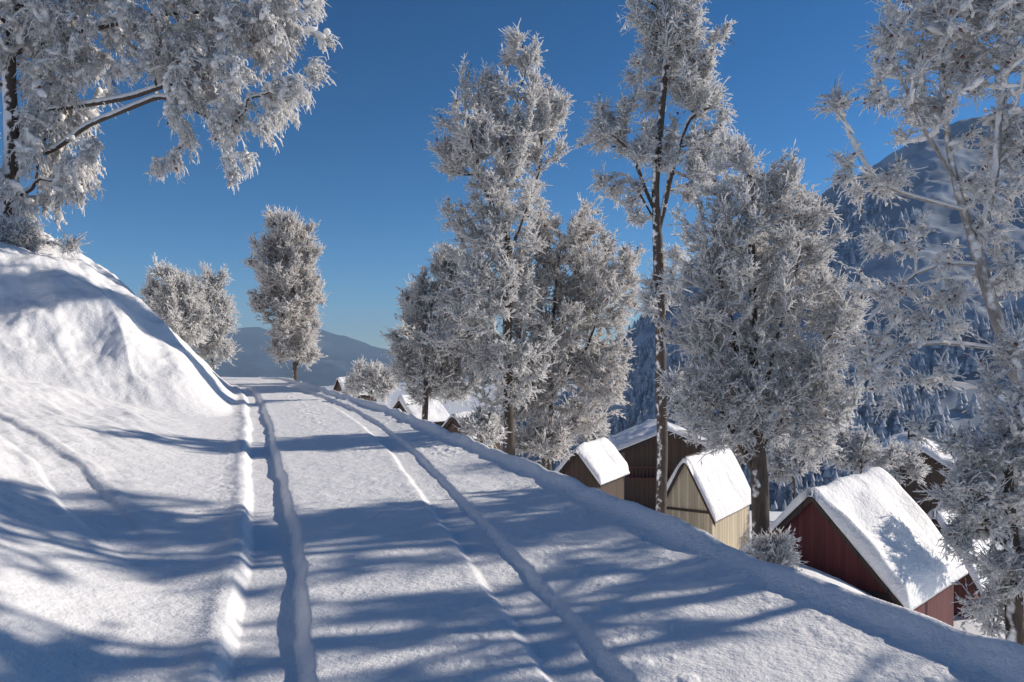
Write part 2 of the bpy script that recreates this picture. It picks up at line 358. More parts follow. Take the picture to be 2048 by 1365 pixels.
def tree(name, label, cat, Y, base_u, trunk, blobspec, npts, r_base, seed, twigs, tl, tr, limbs=(), droop=-.15, clump=None,
         group=None, bark=None, frost=None, bf=.35, gap=.05, tmin=.028, dark=.12, depth=.85, outward=.3, gs=1.3, oct_r=2.0, radexp=2.1, spray=9, spl=.5, leaf=.03, root_z=None):
    rng = np.random.default_rng(seed)
    bark = bark or M_bark; frost = frost or M_frost
    bx = (base_u - 1024) / F * Y; bz = Hs(bx, Y) - .15 if root_z is None else root_z
    base = np.array([bx, Y, bz])
    # trunk and limbs: given as (u, v[, dy]) in the frame at this distance
    def path(pts, first=None):
        P = [] if first is None else [first]
        for p in pts: P.append(W(p[0], p[1], Y) + np.array([0, p[2] if len(p) > 2 else 0, 0]))
        P = np.array(P); seg = np.linalg.norm(np.diff(P, axis=0), axis=1); L = np.concatenate([[0], np.cumsum(seg)])
        n = max(3, int(L[-1] / .22)); q = np.linspace(0, L[-1], n)
        out = np.stack([np.interp(q, L, P[:, k]) for k in range(3)], 1)
        out[1:-1] = (out[:-2] + out[1:-1] * 2 + out[2:]) / 4; out[1:-1] = (out[:-2] + out[1:-1] * 2 + out[2:]) / 4
        wv = np.sin(q / max(L[-1], .1) * 9 + seed) * .018 * L[-1] ** .5
        out[1:, 0] += wv[1:] * .5; out[1:, 1] += wv[1:] * .6
        return out
    nodes = [*path(trunk, base)]; par = [-1] + list(range(len(nodes) - 1))
    for lb in limbs:
        P = path(lb); A = np.array(nodes); dd = np.linalg.norm(A - P[0], axis=1); k = int(dd.argmin())
        if dd[k] > .1:
            nj = max(1, int(dd[k] / .25))
            for q in range(1, nj): nodes.append(A[k] + (P[0] - A[k]) * q / nj); par.append(k if q == 1 else len(nodes) - 2)
            if nj > 1: k = len(nodes) - 1
        for q, p in enumerate(P): nodes.append(p); par.append(k if q == 0 else len(nodes) - 2)
    ns = len(nodes)
    # attractor points inside the crown
    vol = np.array([b[2] * b[3] * min(b[2], b[3]) * (b[5] if len(b) > 5 else 1) for b in blobspec], float) ** .8
    pts = []
    for b, kk in zip(blobspec, (vol / vol.sum() * npts).astype(int) + 4):
        c = W(b[0], b[1], Y) + [0, b[4] if len(b) > 4 else 0, 0]; s = Y / F
        ax = np.array([b[2] * s, min(b[2], b[3]) * s * depth, b[3] * s]); rm = min(b[2], b[3]) * s
        nc_ = max(3, kk // spray); d = nrm(rng.normal(size=(nc_ * 3, 3))) * rng.random((nc_ * 3, 1)) ** (1 / 2.2)
        cc = c + d * ax; keep = noise3(cc / gs + seed * 3.1, seed) > gap - .22; cc = cc[keep][:nc_]; d = d[keep][:nc_]
        o_ = nrm(d * ax + np.array([[0, 0, 1.1 * rm + .3 * rm]]) + rng.normal(size=cc.shape) * rm * .3)
        ln = rm * spl * rng.uniform(.5, 1.4, len(cc)); rp = len(cc)
        t_ = rng.uniform(-.5, 1, (spray, rp, 1)); p = cc[None] + o_[None] * t_ * ln[None, :, None] + rng.normal(size=(spray, rp, 3)) * (.16 * ln)[None, :, None] * (1.15 - t_ * .6)
        pts.append(p.reshape(-1, 3))
    pts = np.vstack(pts)
    # balanced spanning tree: short links, short paths to the trunk
    n = len(pts); A = np.array(nodes); plen = np.zeros(ns)
    for q in range(1, ns): plen[q] = plen[par[q]] + np.linalg.norm(A[q] - A[par[q]]) * .55
    def cost(pos, pl):
        d = pts - pos; L = np.linalg.norm(d, axis=1); dz = d[:, 2] / np.maximum(L, 1e-6)
        return L * (1 + .5 * np.clip(-dz - .1, 0, 1)) + bf * pl, L
    best = np.full(n, 1e9); bp = np.zeros(n, int); bl = np.zeros(n)
    low = A[:, 2].min()
    for q in range(ns):
        if q < 3: continue
        cst, L = cost(A[q], plen[q]); k = cst < best; best[k] = cst[k]; bp[k] = q; bl[k] = L[k]
    idx = ns; alln = list(nodes); pl_all = list(plen); alive = np.ones(n, bool)
    for _ in range(n):
        k = int(np.where(alive, best, 1e9).argmin()); alive[k] = False
        p0 = alln[bp[k]]; L = bl[k]; nj = int(L / .35); pk = bp[k]
        for q in range(1, nj + 1):
            t = q / (nj + 1); mp = p0 + (pts[k] - p0) * t + rng.normal(size=3) * .035 + np.array([0, 0, .10 * L * math.sin(math.pi * t)])
            alln.append(mp); par.append(pk); pk = len(alln) - 1; pl_all.append(0)
        alln.append(pts[k]); par.append(pk); me_ = len(alln) - 1; pl = pl_all[bp[k]] + L; pl_all.append(pl)
        cst, L2 = cost(pts[k], pl); u = alive & (cst < best); best[u] = cst[u]; bp[u] = me_; bl[u] = L2[u]
    A = np.array(alln); par = np.array(par); m = len(A)
    # radii (pipe model)
    rr = np.zeros(m); cnt = np.zeros(m, int); e = radexp; big = np.full(m, -1); bw = np.zeros(m)
    for q in range(m - 1, 0, -1):
        if rr[q] == 0: rr[q] = .006 ** e
        rr[par[q]] += rr[q]; cnt[par[q]] += 1
        if rr[q] > bw[par[q]]: bw[par[q]] = rr[q]; big[par[q]] = q
    # par index may be larger only for inserted limbs; order is parent-first, so one pass is enough
    rr = rr ** (1 / e); rr = np.clip(rr * (r_base / rr[0]), .004, None)
    hgt = A[:ns, 2] - base[2]
    rr[0] = rr[0] * 1.35; rr[1] *= 1.12
    # directions
    D = np.zeros((m, 3)); D[1:] = nrm(A[1:] - A[par[1:]]); D[0] = D[1]
    hb = big >= 0; Dn = D.copy(); Dn[hb] = nrm(D[hb] + D[big[hb]])
    ch = np.arange(1, m); pr = par[1:]; main = big[pr] == ch
    P0 = A[pr]; D0 = np.where(main[:, None], Dn[pr], D[ch]); R0 = np.where(main, rr[pr], np.minimum(rr[pr], rr[ch] * 1.15)); P1 = A[ch]; D1 = Dn[ch]; R1 = rr[ch]
    thick = R1 > tmin
    root = empty(name, tuple(base))
    tag(root, label, cat, group)
    inv = -base
    Vt, Ft_ = tubes(P0[thick] + inv, P1[thick] + inv, R0[thick], R1[thick], 8, D0[thick], D1[thick])
    mesh_np('trunk', Vt, [Ft_], [bark], smooth=True, parent=root)
    VV = []; FQ = []; FT = []; MQ = []; MT = []; off = 0
    th = ~thick
    v, f = tubes(P0[th], P1[th], R0[th] , R1[th], 4, D0[th], D1[th]); VV.append(v); FQ.append(f + off); MQ.append(np.full(len(f), 1)); off += len(v)
    # rime lying on the thin branches, offset to the windward/upper side
    fr = rng.random(th.sum()) < .95
    k_ = np.where(th)[0][fr]; wd = np.array([[-.3, -.2, 1.]]) * .5
    v, f = tubes(P0[k_] + wd * (R0[k_] + tr * .6)[:, None], P1[k_] + wd * (R1[k_] + tr * .6)[:, None], R0[k_] * .7 + tr * 1.1, R1[k_] * .7 + tr * 1.1, 4)
    VV.append(v); FQ.append(f + off); MQ.append(np.full(len(f), 0)); off += len(v)
    # snow riding on the upper side of thick limbs
    hz = np.abs(D1[:, 2]) < .8; k_ = np.where(thick & hz & (np.arange(m - 1) > 4))[0]
    if len(k_):
        wd = np.array([[0, 0, 1.]])
        v, f = tubes(P0[k_] + wd * (R0[k_] * .75)[:, None], P1[k_] + wd * (R1[k_] * .75)[:, None], R0[k_] * .75 + .01, R1[k_] * .75 + .01, 6, D0[k_], D1[k_])
        VV.append(v); FQ.append(f + off); MQ.append(np.full(len(f), 0)); off += len(v)
    # twigs
    cand = np.where((rr < tmin * 1.05) & (np.arange(m) >= ns * .5))[0]
    wgt = np.where(cnt[cand] == 0, 1.3, 1.0); B = rng.choice(cand, twigs, p=wgt / wgt.sum())
    cen = A[cand].mean(0)
    P = A[B] + (A[np.maximum(par[B], 0)] - A[B]) * rng.random((twigs, 1)) + rng.normal(size=(twigs, 3)) * .015; o_ = nrm(P - np.array([cen[0], cen[1], cen[2] - .3]))
    d = nrm(D[B] * 1.1 + o_ * outward + rng.normal(size=(twigs, 3)) * .42 + np.array([[0, 0, .15]]))
    L = tl * rng.uniform(.45, 1.35, twigs); isd = rng.random(twigs) < dark * .55
    twn = rng.random(twigs) < .35; L = np.where(twn, L * 1.25, L * .8)
    tv = rng.uniform(.6, 1.35, twigs)
    n_seg = 4; lumpC = []; lumpD = []; lumpL = []; lumpR = []
    for q in range(n_seg):
        d = nrm(d + np.array([[0, 0, droop - .12]]) * .35 * (1 + q * .5) + rng.normal(size=d.shape) * .2)
        Pn = P + d * (L / n_seg)[:, None]; ra = tr * tv * (1.15 - q * .16) * np.where(isd, .55, 1); rb = tr * tv * (1.15 - (q + 1) * .16) * np.where(isd, .55, 1)
        v, f = tubes(P, Pn, ra, rb, 3); VV.append(v); FQ.append(f + off); MQ.append(np.repeat(np.where(isd, 1, 0), 3)); off += len(v)
        # side twiglets
        for kk in range(2):
            sel = rng.random(twigs) < (.8 if q < 3 else .5); s_d = nrm(d[sel] + rng.normal(size=(sel.sum(), 3)) * .85 + np.array([[0, 0, droop * .6]]))
            sL = L[sel] * rng.uniform(.18, .42, sel.sum()); e1 = P[sel] + s_d * sL[:, None]
            v, f = tubes(P[sel], e1, ra[sel] * .85, rb[sel] * .5, 3); VV.append(v); FQ.append(f + off); MQ.append(np.repeat(np.where(isd[sel], 1, 0), 3)); off += len(v)
            if kk == 0:
                s2 = rng.random(len(e1)) < .55; lumpC.append((P[sel] + e1)[s2] / 2); lumpD.append(s_d[s2]); lumpL.append(sL[s2] * .4); lumpR.append(tr * oct_r * rng.uniform(.6, 1.25, s2.sum()))
        P = Pn
    C_, D_, L_, R_ = map(np.concatenate, (lumpC, lumpD, lumpL, lumpR))
    v, f = blobs(C_, D_, np.maximum(L_, R_), R_, rng, OCT, OCF, .25); VV.append(v); FT.append(f + off); MT.append(np.repeat(np.where(rng.random(len(C_)) < leaf, 3, 0), 8)); off += len(v)
    if clump:
        nc, cl, crd = clump
        k = rng.choice(cand, nc); k = k[par[k] >= 0]; nc = len(k); s_ = rng.uniform(.5, 1.4, nc)
        el = np.linalg.norm(A[k] - A[par[k]], axis=1); hang = rng.random(nc) < .35
        cdn = nrm(D[k] * np.where(hang, .6, 1.8)[:, None] + rng.normal(size=(nc, 3)) * np.where(hang, .5, .2)[:, None] + np.array([[0, 0, 1.]]) * np.where(hang, droop - .3, 0)[:, None])
        ln_ = np.where(hang, cl * s_, np.maximum(el * .7, cl * .6)); rd = crd * s_ * rng.uniform(.6, 1.2, nc)
        t_ = rng.random((nc, 1)); cp = A[k] * t_ + A[par[k]] * (1 - t_) + np.array([[0, 0, 1.]]) * (rd * .6)[:, None] + cdn * np.where(hang, cl * .5, 0)[:, None]
        v, f = blobs(cp, cdn, ln_, rd, rng, ICV, ICF, .11)
        VV.append(v); FT.append(f + off); MT.append(np.full(len(f), 2)); off += len(v)
    VV = np.vstack(VV) + inv
    ob = mesh_np('crown', VV, [np.vstack(FQ), np.vstack(FT)], [frost, M_twig, M_clump, M_leaf], np.concatenate([np.concatenate(MQ), np.concatenate(MT)]), smooth=True, parent=root)
    print(name, seed, 'nodes', m, 'faces', len(ob.data.polygons))
    return root

#@TREES
tree('snowy_tree', 'big snow laden tree at the top left edge, boughs hanging over the high bank', 'tree', 23.0, 8,
     [(18, 420), (22, 300), (16, 180), (20, 60), (30, -60), (40, -200)],
     [(90, 90, 130, 120), (260, 50, 170, 110), (430, 60, 150, 95), (570, 30, 105, 80), (610, 130, 55, 40), (520, 200, 85, 75), (430, 230, 90, 70), (380, 150, 120, 70),
      (478, 325, 32, 55), (335, 320, 35, 50), (90, 240, 110, 90), (80, 350, 110, 85), (190, 370, 40, 45), (-120, 200, 120, 180), (200, -120, 300, 120), (-100, -50, 150, 150)],
     3600, .24, 11, 17000, .46, .020, limbs=[[(22, 235), (130, 215), (260, 195), (400, 150), (500, 165)], [(20, 110), (160, 60), (330, 28), (520, 20)], [(22, 330), (110, 300), (170, 250), (330, 190), (470, 260)],
      [(22, 20), (200, -40), (420, -20), (600, 60)], [(18, 400), (70, 380), (75, 300), (120, 240)]], droop=-.75, clump=(5600, .18, .075), bark=M_bark_snowy, gap=-.12, dark=.08, outward=.9, gs=.9, bf=.25)
tree('frosted_tree', 'tall slender frosted birch with dark trunk in the middle of the picture', 'tree', 28.0, 1022,
     [(1018, 800), (1016, 650), (1014, 500), (1008, 380), (1020, 250), (1050, 150), (1075, 95)],
     [(1000, 300, 105, 130), (960, 220, 60, 70), (935, 270, 60, 80), (1070, 130, 32, 50), (1020, 130, 35, 45), (1050, 220, 60, 90), (895, 300, 28, 40), (1000, 430, 95, 80), (930, 440, 40, 50), (1110, 290, 40, 50), (1000, 560, 90, 80), (955, 660, 80, 90), (1020, 740, 85, 80)],
     1500, .17, 21, 8500, .48, .021, limbs=[[(1012, 480), (980, 400), (945, 300), (930, 200)], [(1014, 520), (1050, 430), (1080, 330), (1085, 250)]], droop=.1, group='frosted trees on the slope', gap=.04, dark=.12)
tree('frosted_tree', 'wide round frosted tree right behind the tall slender birch, its top tinged orange', 'tree', 30.5, 1095,
     [(1098, 820), (1100, 700), (1110, 600), (1120, 500)],
     [(1140, 620, 135, 150), (1130, 510, 90, 100), (1200, 640, 75, 110), (1190, 780, 80, 90), (1060, 760, 100, 110), (1100, 850, 90, 60), (1020, 620, 70, 120)],
     1600, .16, 22, 9500, .48, .022, limbs=[[(1098, 800), (1170, 700), (1210, 600)], [(1098, 820), (1050, 700), (1040, 600)]], droop=.1, group='frosted trees on the slope', frost=M_frost_pink, gap=.04, dark=.16, leaf=.08, depth=.65)
tree('frosted_tree', 'darker bushy frosted tree at the left end of the central row, over the road crest', 'tree', 33.0, 848,
     [(850, 760), (855, 680), (865, 600)],
     [(865, 660, 75, 110), (900, 600, 60, 80), (850, 700, 55, 70), (930, 720, 65, 110), (930, 560, 50, 60), (840, 620, 40, 50), (880, 770, 70, 45), (820, 740, 35, 45)],
     1150, .13, 23, 10500, .45, .022, limbs=[[(850, 790), (900, 700), (930, 620)]], droop=.1, group='frosted trees on the slope', gap=-.05, dark=.22)
tree('frosted_tree', 'tallest frosted tree, bare dark trunk, white plume top and arching left limb', 'tree', 25.0, 1322,
     [(1324, 900), (1320, 740), (1318, 600), (1316, 470), (1312, 380), (1322, 250), (1332, 120), (1342, -20), (1345, -80)],
     [(1330, 40, 70, 90), (1345, 140, 75, 80), (1400, 180, 60, 60), (1430, 235, 35, 45), (1300, 120, 40, 100), (1320, -50, 60, 60), (1235, 240, 45, 60), (1180, 270, 40, 40), (1250, 150, 25, 40), (1150, 300, 22, 28), (1300, 290, 60, 60),
      (1380, 80, 55, 70), (1390, 330, 60, 90), (1220, 370, 50, 16), (1275, 400, 25, 40), (1340, 560, 40, 60), (1300, 640, 22, 90), (1345, 720, 20, 90)],
     1300, .17, 24, 8000, .42, .019, limbs=[[(1314, 430), (1290, 380), (1262, 300), (1210, 258), (1160, 290)], [(1314, 450), (1255, 345), (1195, 362)], [(1316, 470), (1340, 350), (1380, 230), (1430, 210)]], droop=-.05, group='frosted trees on the slope', gap=.06, dark=.12)
tree('frosted_tree', 'broad grey frosted tree with brown trunk between the beige house and the red house', 'tree', 15.0, 1524,
     [(1520, 1050), (1518, 940), (1512, 840), (1510, 740), (1506, 600), (1500, 460), (1505, 360)],
     [(1510, 560, 150, 190), (1500, 400, 85, 120), (1400, 620, 75, 120), (1390, 760, 70, 110), (1630, 640, 85, 130), (1640, 780, 95, 100), (1520, 780, 130, 110), (1440, 820, 95, 80), (1590, 430, 60, 80), (1580, 870, 90, 50)],
     2300, .17, 25, 12000, .28, .0115, limbs=[[(1516, 960), (1450, 830), (1400, 720)], [(1514, 900), (1600, 780), (1650, 680)], [(1512, 840), (1560, 640), (1600, 500)], [(1512, 840), (1460, 640), (1430, 520)]],
     droop=.12, group='frosted trees on the slope', gap=0.0, dark=.16, gs=.6, depth=.65)
tree('frosted_tree', 'large near frosted tree leaning left from the right edge with a long pale bare trunk', 'tree', 9.5, 2120,
     [(2085, 950), (2048, 800), (2000, 660), (1955, 510), (1925, 420), (1900, 330), (1885, 200), (1880, 60), (1890, -60)],
     [(1890, 60, 120, 110), (1800, 130, 70, 90), (1960, 20, 110, 90), (1760, 60, 45, 50), (1880, 230, 90, 70), (1770, 380, 60, 45), (1700, 330, 26, 50), (1665, 215, 30, 60), (1990, 170, 80, 90), (1840, 500, 90, 45), (1780, 560, 70, 50),
      (1830, 660, 110, 45), (1970, 400, 60, 80), (2010, 560, 60, 60), (1900, 560, 40, 60), (1780, 770, 70, 45), (1740, 700, 40, 50), (1900, 740, 80, 30), (2060, 300, 70, 120), (2080, -60, 120, 90)],
     1700, .075, 26, 4600, .22, .0085, limbs=[[(1925, 420), (1850, 400), (1760, 380), (1710, 300), (1665, 190)], [(1960, 530), (1880, 520), (1800, 560), (1740, 640)], [(2010, 700), (1930, 690), (1830, 680), (1760, 720)], [(2048, 790), (1960, 780), (1850, 760)], [(1905, 350), (1840, 250), (1790, 120)], [(1950, 500), (1990, 380), (2000, 200), (2030, 40)]],
     droop=-.12, group='near frosted trees at the right edge', bark=M_bark_frosty, gap=.06, dark=.11, tmin=.014, clump=(3400, .055, .026), leaf=.10, spray=7, gs=.35, depth=1.3, bf=.15)
tree('frosted_tree', 'near frosted tree with dark upright trunk in the bottom right corner', 'tree', 8.0, 2040,
     [(2034, 1365), (2028, 1200), (2022, 1060), (2010, 940), (2020, 820)],
     [(2010, 980, 70, 80), (1960, 900, 60, 50), (2060, 900, 90, 110), (1950, 1060, 45, 60), (2010, 1130, 60, 60), (1990, 1220, 40, 40), (2080, 1150, 60, 120), (2040, 760, 60, 70), (1925, 985, 30, 40), (1860, 880, 50, 22)],
     1500, .085, 27, 4200, .19, .0075, limbs=[[(2020, 1040), (1980, 960), (1930, 900)], [(2024, 1100), (1960, 1060), (1930, 1010)]],
     droop=-.1, group='near frosted trees at the right edge', gap=.08, dark=.13, tmin=.016, clump=(1500, .042, .02), leaf=.06, gs=.3, depth=1.2, bf=.2)
tree('poplar', 'lone egg shaped frosted poplar with two pale stems beyond the bend of the road', 'tree', 42.0, 592,
     [(590, 700), (582, 640), (575, 560), (570, 480)],
     [(570, 520, 60, 88), (575, 600, 60, 80), (585, 670, 50, 55), (590, 710, 34, 30), (562, 470, 40, 42)],
     1700, .12, 28, 13000, .5, .024, limbs=[[(594, 730), (604, 690), (606, 640), (600, 560)], [(588, 720), (566, 660), (558, 580)]], droop=.25, gap=-.4, dark=.08, frost=M_frost_pink, spl=.3)
tree('bushy_tree', 'taller pointed frosted bush behind the bank, nearest the poplar', 'tree', 36.0, 425,
     [(422, 660), (418, 600), (420, 575)], [(420, 622, 34, 70), (400, 650, 42, 50), (425, 580, 20, 35), (436, 660, 28, 50), (420, 690, 40, 30)],
     560, .07, 29, 3600, .48, .021, droop=.25, gap=.0, group='frosted bushes behind the bank')
tree('bushy_tree', 'lower rounded frosted bush behind the bank, half hidden by its rim', 'tree', 34.0, 350,
     [(350, 640), (348, 590)], [(345, 610, 42, 50), (325, 590, 30, 38), (372, 640, 40, 55), (350, 670, 40, 30)],
     500, .07, 30, 3200, .48, .021, droop=.2, gap=.0, group='frosted bushes behind the bank')

# bushes
def copy_tree(src, x, y, rz, sc, label, name=None):
    c = src.copy(); COL.objects.link(c); c.location = (x, y, Hs(x, y) - .15); c.rotation_euler = (0, 0, rz); c.scale = (sc,) * 3; c['label'] = label
    for ch in list(src.children):
        d_ = ch.copy(); COL.objects.link(d_); d_.parent = c
    return c
lacy = tree('frosted_tree', 'open crowned frosted tree outside the right edge, level with the near corner tree', 'tree', 9.6, 2600,
     [(2600, 900), (2590, 600), (2600, 300), (2590, 0), (2600, -300), (2600, -500)],
     [(2600, 500, 260, 200), (2600, 200, 300, 220), (2560, -100, 260, 230), (2640, -350, 190, 200), (2400, 300, 160, 160), (2800, 250, 160, 160)],
     420, .15, 80, 1000, .42, .02, limbs=[[(2600, 700), (2450, 450), (2380, 250)], [(2600, 600), (2760, 350), (2800, 150)], [(2600, 300), (2480, 0), (2450, -200)]], droop=.0, gap=.05, dark=.1, group='frosted trees outside the right edge', tmin=.03)
for x_, y_, rz_, sc_, lb_ in ((12.6, 11.8, 2.0, 1.1, 'open crowned frosted tree outside the right edge, level with the pale leaning trunk'),
                              (8.2, 7.1, 4.1, .92, 'open crowned frosted tree outside the right edge, second nearest the road'), (7.2, 4.4, .7, .8, 'open crowned frosted tree outside the right edge, nearest the road'), (15.5, 16.2, 5.1, 1.15, 'open crowned frosted tree outside the right edge, farthest down the slope')):
    copy_tree(lacy, x_, y_, rz_, sc_, lb_)
def bush(label, u, v, w_, h_, Y, seed, npts=160, twigs=1500, tl=.35, tr=.02, frost=None, dark=.2, name='bushy_tree', grp=None):
    X = (u - 1024) / F * Y; gz = Hs(X, Y); need = EYE - (v + h_ - HV) / F * Y
    tree(name, label, 'bush', Y, u, [(u + 2, v + h_ * .5), (u, v)], [(u, v, w_, h_), (u - w_ * .6, v + h_ * .3, w_ * .5, h_ * .6), (u + w_ * .55, v + h_ * .35, w_ * .5, h_ * .55)],
         npts, .06, seed, twigs, tl, tr, droop=.15, gap=-.1, dark=dark, frost=frost, tmin=.022, group=grp, spray=6, root_z=min(gz - .1, need))
bush('low snowy bush with dark twigs on the bank rim under the big tree', 75, 478, 70, 22, 22.0, 60, 160, 1500, .4, .02, name='shrub')
bush('small bluish frosted bush right of the little dark gabled hut', 742, 765, 44, 34, 47, 61, 220, 2600, .5, .028, grp='small frosted bushes beyond the road edge', name='shrub')
bush('brownish frosted shrub under the wide round tree, at the road edge', 1085, 880, 45, 38, 29, 62, 160, 1500, .45, .02, M_frost_pink, .45, grp='small frosted bushes beyond the road edge', name='shrub')
bush('low frosted shrub left of the tall slender birch, over the road edge', 960, 860, 30, 30, 27, 63, 110, 1100, .4, .02, None, .3, grp='small frosted bushes beyond the road edge', name='shrub')
bush('snowy shrub right behind the brown trunk, above the red house gable', 1585, 925, 50, 38, 30, 64, 150, 1500, .45, .022, grp='snowy shrubs around the houses', name='shrub')
bush('snowy shrub standing behind the ridge of the red house', 1720, 905, 60, 36, 44, 65, 160, 1500, .6, .032, grp='snowy shrubs around the houses', name='shrub')
bush('snowy bush between the red house and the farthest bright roof', 1800, 925, 42, 34, 48, 66, 140, 1300, .6, .034, grp='snowy shrubs around the houses', name='shrub')
bush('tall snowy bush left of the small white roofed hut', 1165, 850, 50, 45, 56, 67, 160, 1500, .7, .04, grp='snowy shrubs around the houses', name='shrub')
bush('snowy bush behind the beige house, left of the brown trunk', 1478, 890, 36, 34, 52, 68, 140, 1300, .6, .036, grp='snowy shrubs around the houses', name='shrub')
bush('large snowy bush right of the red house behind the corner tree', 1985, 1010, 60, 60, 30, 69, 200, 2200, .5, .022, grp='snowy shrubs around the houses', name='shrub')

bush('frosted scrub around the foot of the brown trunk, at the crest of the road edge', 1545, 1120, 34, 30, 14.6, 70, 150, 1500, .26, .011, None, .45, grp='snowy shrubs around the houses', name='shrub')
# ------------------------------------------------------------------ houses
def house(name, label, A, yaw, W_, L_, rise, wallm, over=.35, thick=.32, group=None, extra=None, cat='house', seed=0, gable=None):
    """A: near eave corner of the roof edge; the gable runs along g, the ridge along r"""
    A = np.array(A, float); g = np.array([math.sin(yaw), math.cos(yaw), 0]); r = np.array([math.cos(yaw), -math.sin(yaw), 0])
    cen = A + g * W_ / 2 + r * L_ / 2
    cs = [A, A + g * W_, A + r * L_, A + g * W_ + r * L_]; zb = min(Hs(c[0], c[1]) for c in cs) - .3
    root = empty(name, (cen[0], cen[1], zb), math.atan2(r[1], r[0]))      # local x = ridge direction, local y = g
    tag(root, label, cat, group)
    ez = A[2] - zb - thick * .4; hw = W_ / 2; sl = rise / hw
    wy = hw - over; wx = L_ / 2 - over * .8; top = ez + over * sl - .12
    m = MB()
    P = [(-wx, -wy, 0), (-wx, wy, 0), (wx, wy, 0), (wx, -wy, 0), (-wx, -wy, top), (-wx, wy, top), (wx, wy, top), (wx, -wy, top), (-wx, 0, top + wy * sl), (wx, 0, top + wy * sl)]
    m.poly(P, [(0, 4, 8, 5, 1), (1, 5, 6, 2), (2, 6, 9, 7, 3), (3, 7, 4, 0)]); m.build('wall', wallm, root)
    # roof boards: two slabs
    m = MB(); t = .10; x0, x1 = -L_ / 2 + .03, L_ / 2 - .03
    for sg in (1, -1):
        a = (sg * (hw - .03), ez); b = (0, ez + hw * sl)
        pts = [(x, y, z - dz) for x in (x0, x1) for (y, z) in (a, b) for dz in (0, t)]
        m.poly(pts, [(0, 1, 3, 2), (4, 6, 7, 5), (0, 4, 5, 1), (2, 3, 7, 6), (0, 2, 6, 4), (1, 5, 7, 3)])
    roof = m.build('roof', M_beam, root)
    # snow layer with a rounded, slightly wavy edge
    nx, ny = 40, 46; X, T = np.meshgrid(np.linspace(-1, 1, nx), np.linspace(-1, 1, ny))
    Y_ = T * hw * 1.02; X_ = X * L_ / 2 * 1.02
    e = np.clip(np.minimum((1 - np.abs(X)) * L_ / 2, (1 - np.abs(T)) * hw) / .22, 0, 1); e = np.sqrt(np.clip(1 - (1 - e) ** 2, 0, 1))
    zt = ez + (hw - np.sqrt(Y_ ** 2 + .03)) * sl + .004 + thick * (.25 + .75 * e) * (1 + .95 * fbm2(X_ * .55 + seed, Y_ * .7, 3, 90 + seed)) * math.hypot(1, sl) ** .5
    zt = zt - .05 * (1 - e); zl = ez + (hw - np.abs(Y_)) * sl - .03 + 0 * X_
    V = np.concatenate([np.stack([X_, Y_, zt], -1).reshape(-1, 3), np.stack([X_, Y_, zl], -1).reshape(-1, 3)])
    q = (np.arange(ny - 1)[:, None] * nx + np.arange(nx - 1)[None]); f1 = np.stack([q, q + 1, q + nx + 1, q + nx], -1).reshape(-1, 4); n_ = nx * ny
    ring = [*range(nx), *[k * nx + nx - 1 for k in range(1, ny)], *[(ny - 1) * nx + k for k in range(nx - 2, -1, -1)], *[k * nx for k in range(ny - 2, 0, -1)]]
    ring = np.array(ring); rn = np.roll(ring, -1); f3 = np.stack([ring, ring + n_, rn + n_, rn], -1)
    mesh_np('snow_layer', V, [f1, f1[:, ::-1] + n_, f3], [M_roofsnow], smooth=True, parent=roof)
    # barge boards under the gable edges
    for sx in (-1, 1):
        m = MB()
        for sg in (1, -1):
            xx = sx * (L_ / 2 - .01); a = (sg * (hw - .01), ez - .02); b = (0, ez + hw * sl - .02)
            pts = [(xx + dx, y, z - dz) for dx in (0, -sx * .05) for (y, z) in (a, b) for dz in (.10, .30)]
            m.poly(pts, [(0, 2, 3, 1), (4, 5, 7, 6), (0, 1, 5, 4), (2, 6, 7, 3), (0, 4, 6, 2), (1, 3, 7, 5)])
        m.build('barge_board', M_beam, roof)
    if extra: extra(root, wx, wy, top, sl, ez)
    return root
def window_on(root, x, y, z, w_, h_, axis, out):
    """framed window on a wall; axis 'x' = wall normal along local x"""
    m = MB(); fr_ = .07
    def bx(c, d):
        m.box(c if axis == 'x' else (c[1], c[0], c[2]), d if axis == 'x' else (d[1], d[0], d[2]))
    for sy in (-1, 1): bx((x + out * .03, y + sy * w_ / 2, z), (.08, fr_, h_ + fr_))
    for sz in (-1, 1): bx((x + out * .033, y, z + sz * h_ / 2), (.08, w_ - fr_, fr_))
    bx((x + out * .02, y, z), (.05, .04, h_ - fr_))
    f_ = m.build('window', M_pale, root)
    m = MB(); bx((x + out * .008, y, z), (.02, w_ - fr_, h_ - fr_)); m.build('pane', M_glass, f_)
def red_extra(root, wx, wy, top, sl, ez):
    window_on(root, -wx, -1.2, top - .35, .5, .5, 'x', -1)
    m = MB(); m.box((-wx - .035, 0, top - .05), (.07, 2 * wy - .06, .16)); m.build('beam', M_beam, root)
house('chalet', 'dark red plank chalet with a steep snow covered roof, right of the brown trunk', (13.2, 26.58, -6.65), -.795, 6.6, 6.6, 3.5, M_red, group=None, extra=red_extra, seed=1, thick=.38)
def beige_extra(root, wx, wy, top, sl, ez):
    m = MB(); m.box((-wx - .03, 0, top + .03), (.06, 2 * wy - .05, .12)); m.build('beam', M_beam, root)
house('hut', 'narrow beige plank hut with a steep grey snow roof, left of the brown trunk', (9.31, 36.5, -5.78), -.985, 2.95, 6.0, 2.83, M_beige, over=.2, thick=.22, seed=2, extra=beige_extra, cat='hut')
house('hut', 'small hut with bright white steep roof and dark gable, left of the long brown house', (5.6, 50.4, -6.3), -1.1, 3.4, 5.6, 2.1, M_brown, over=.3, thick=.35, seed=3, cat='hut')
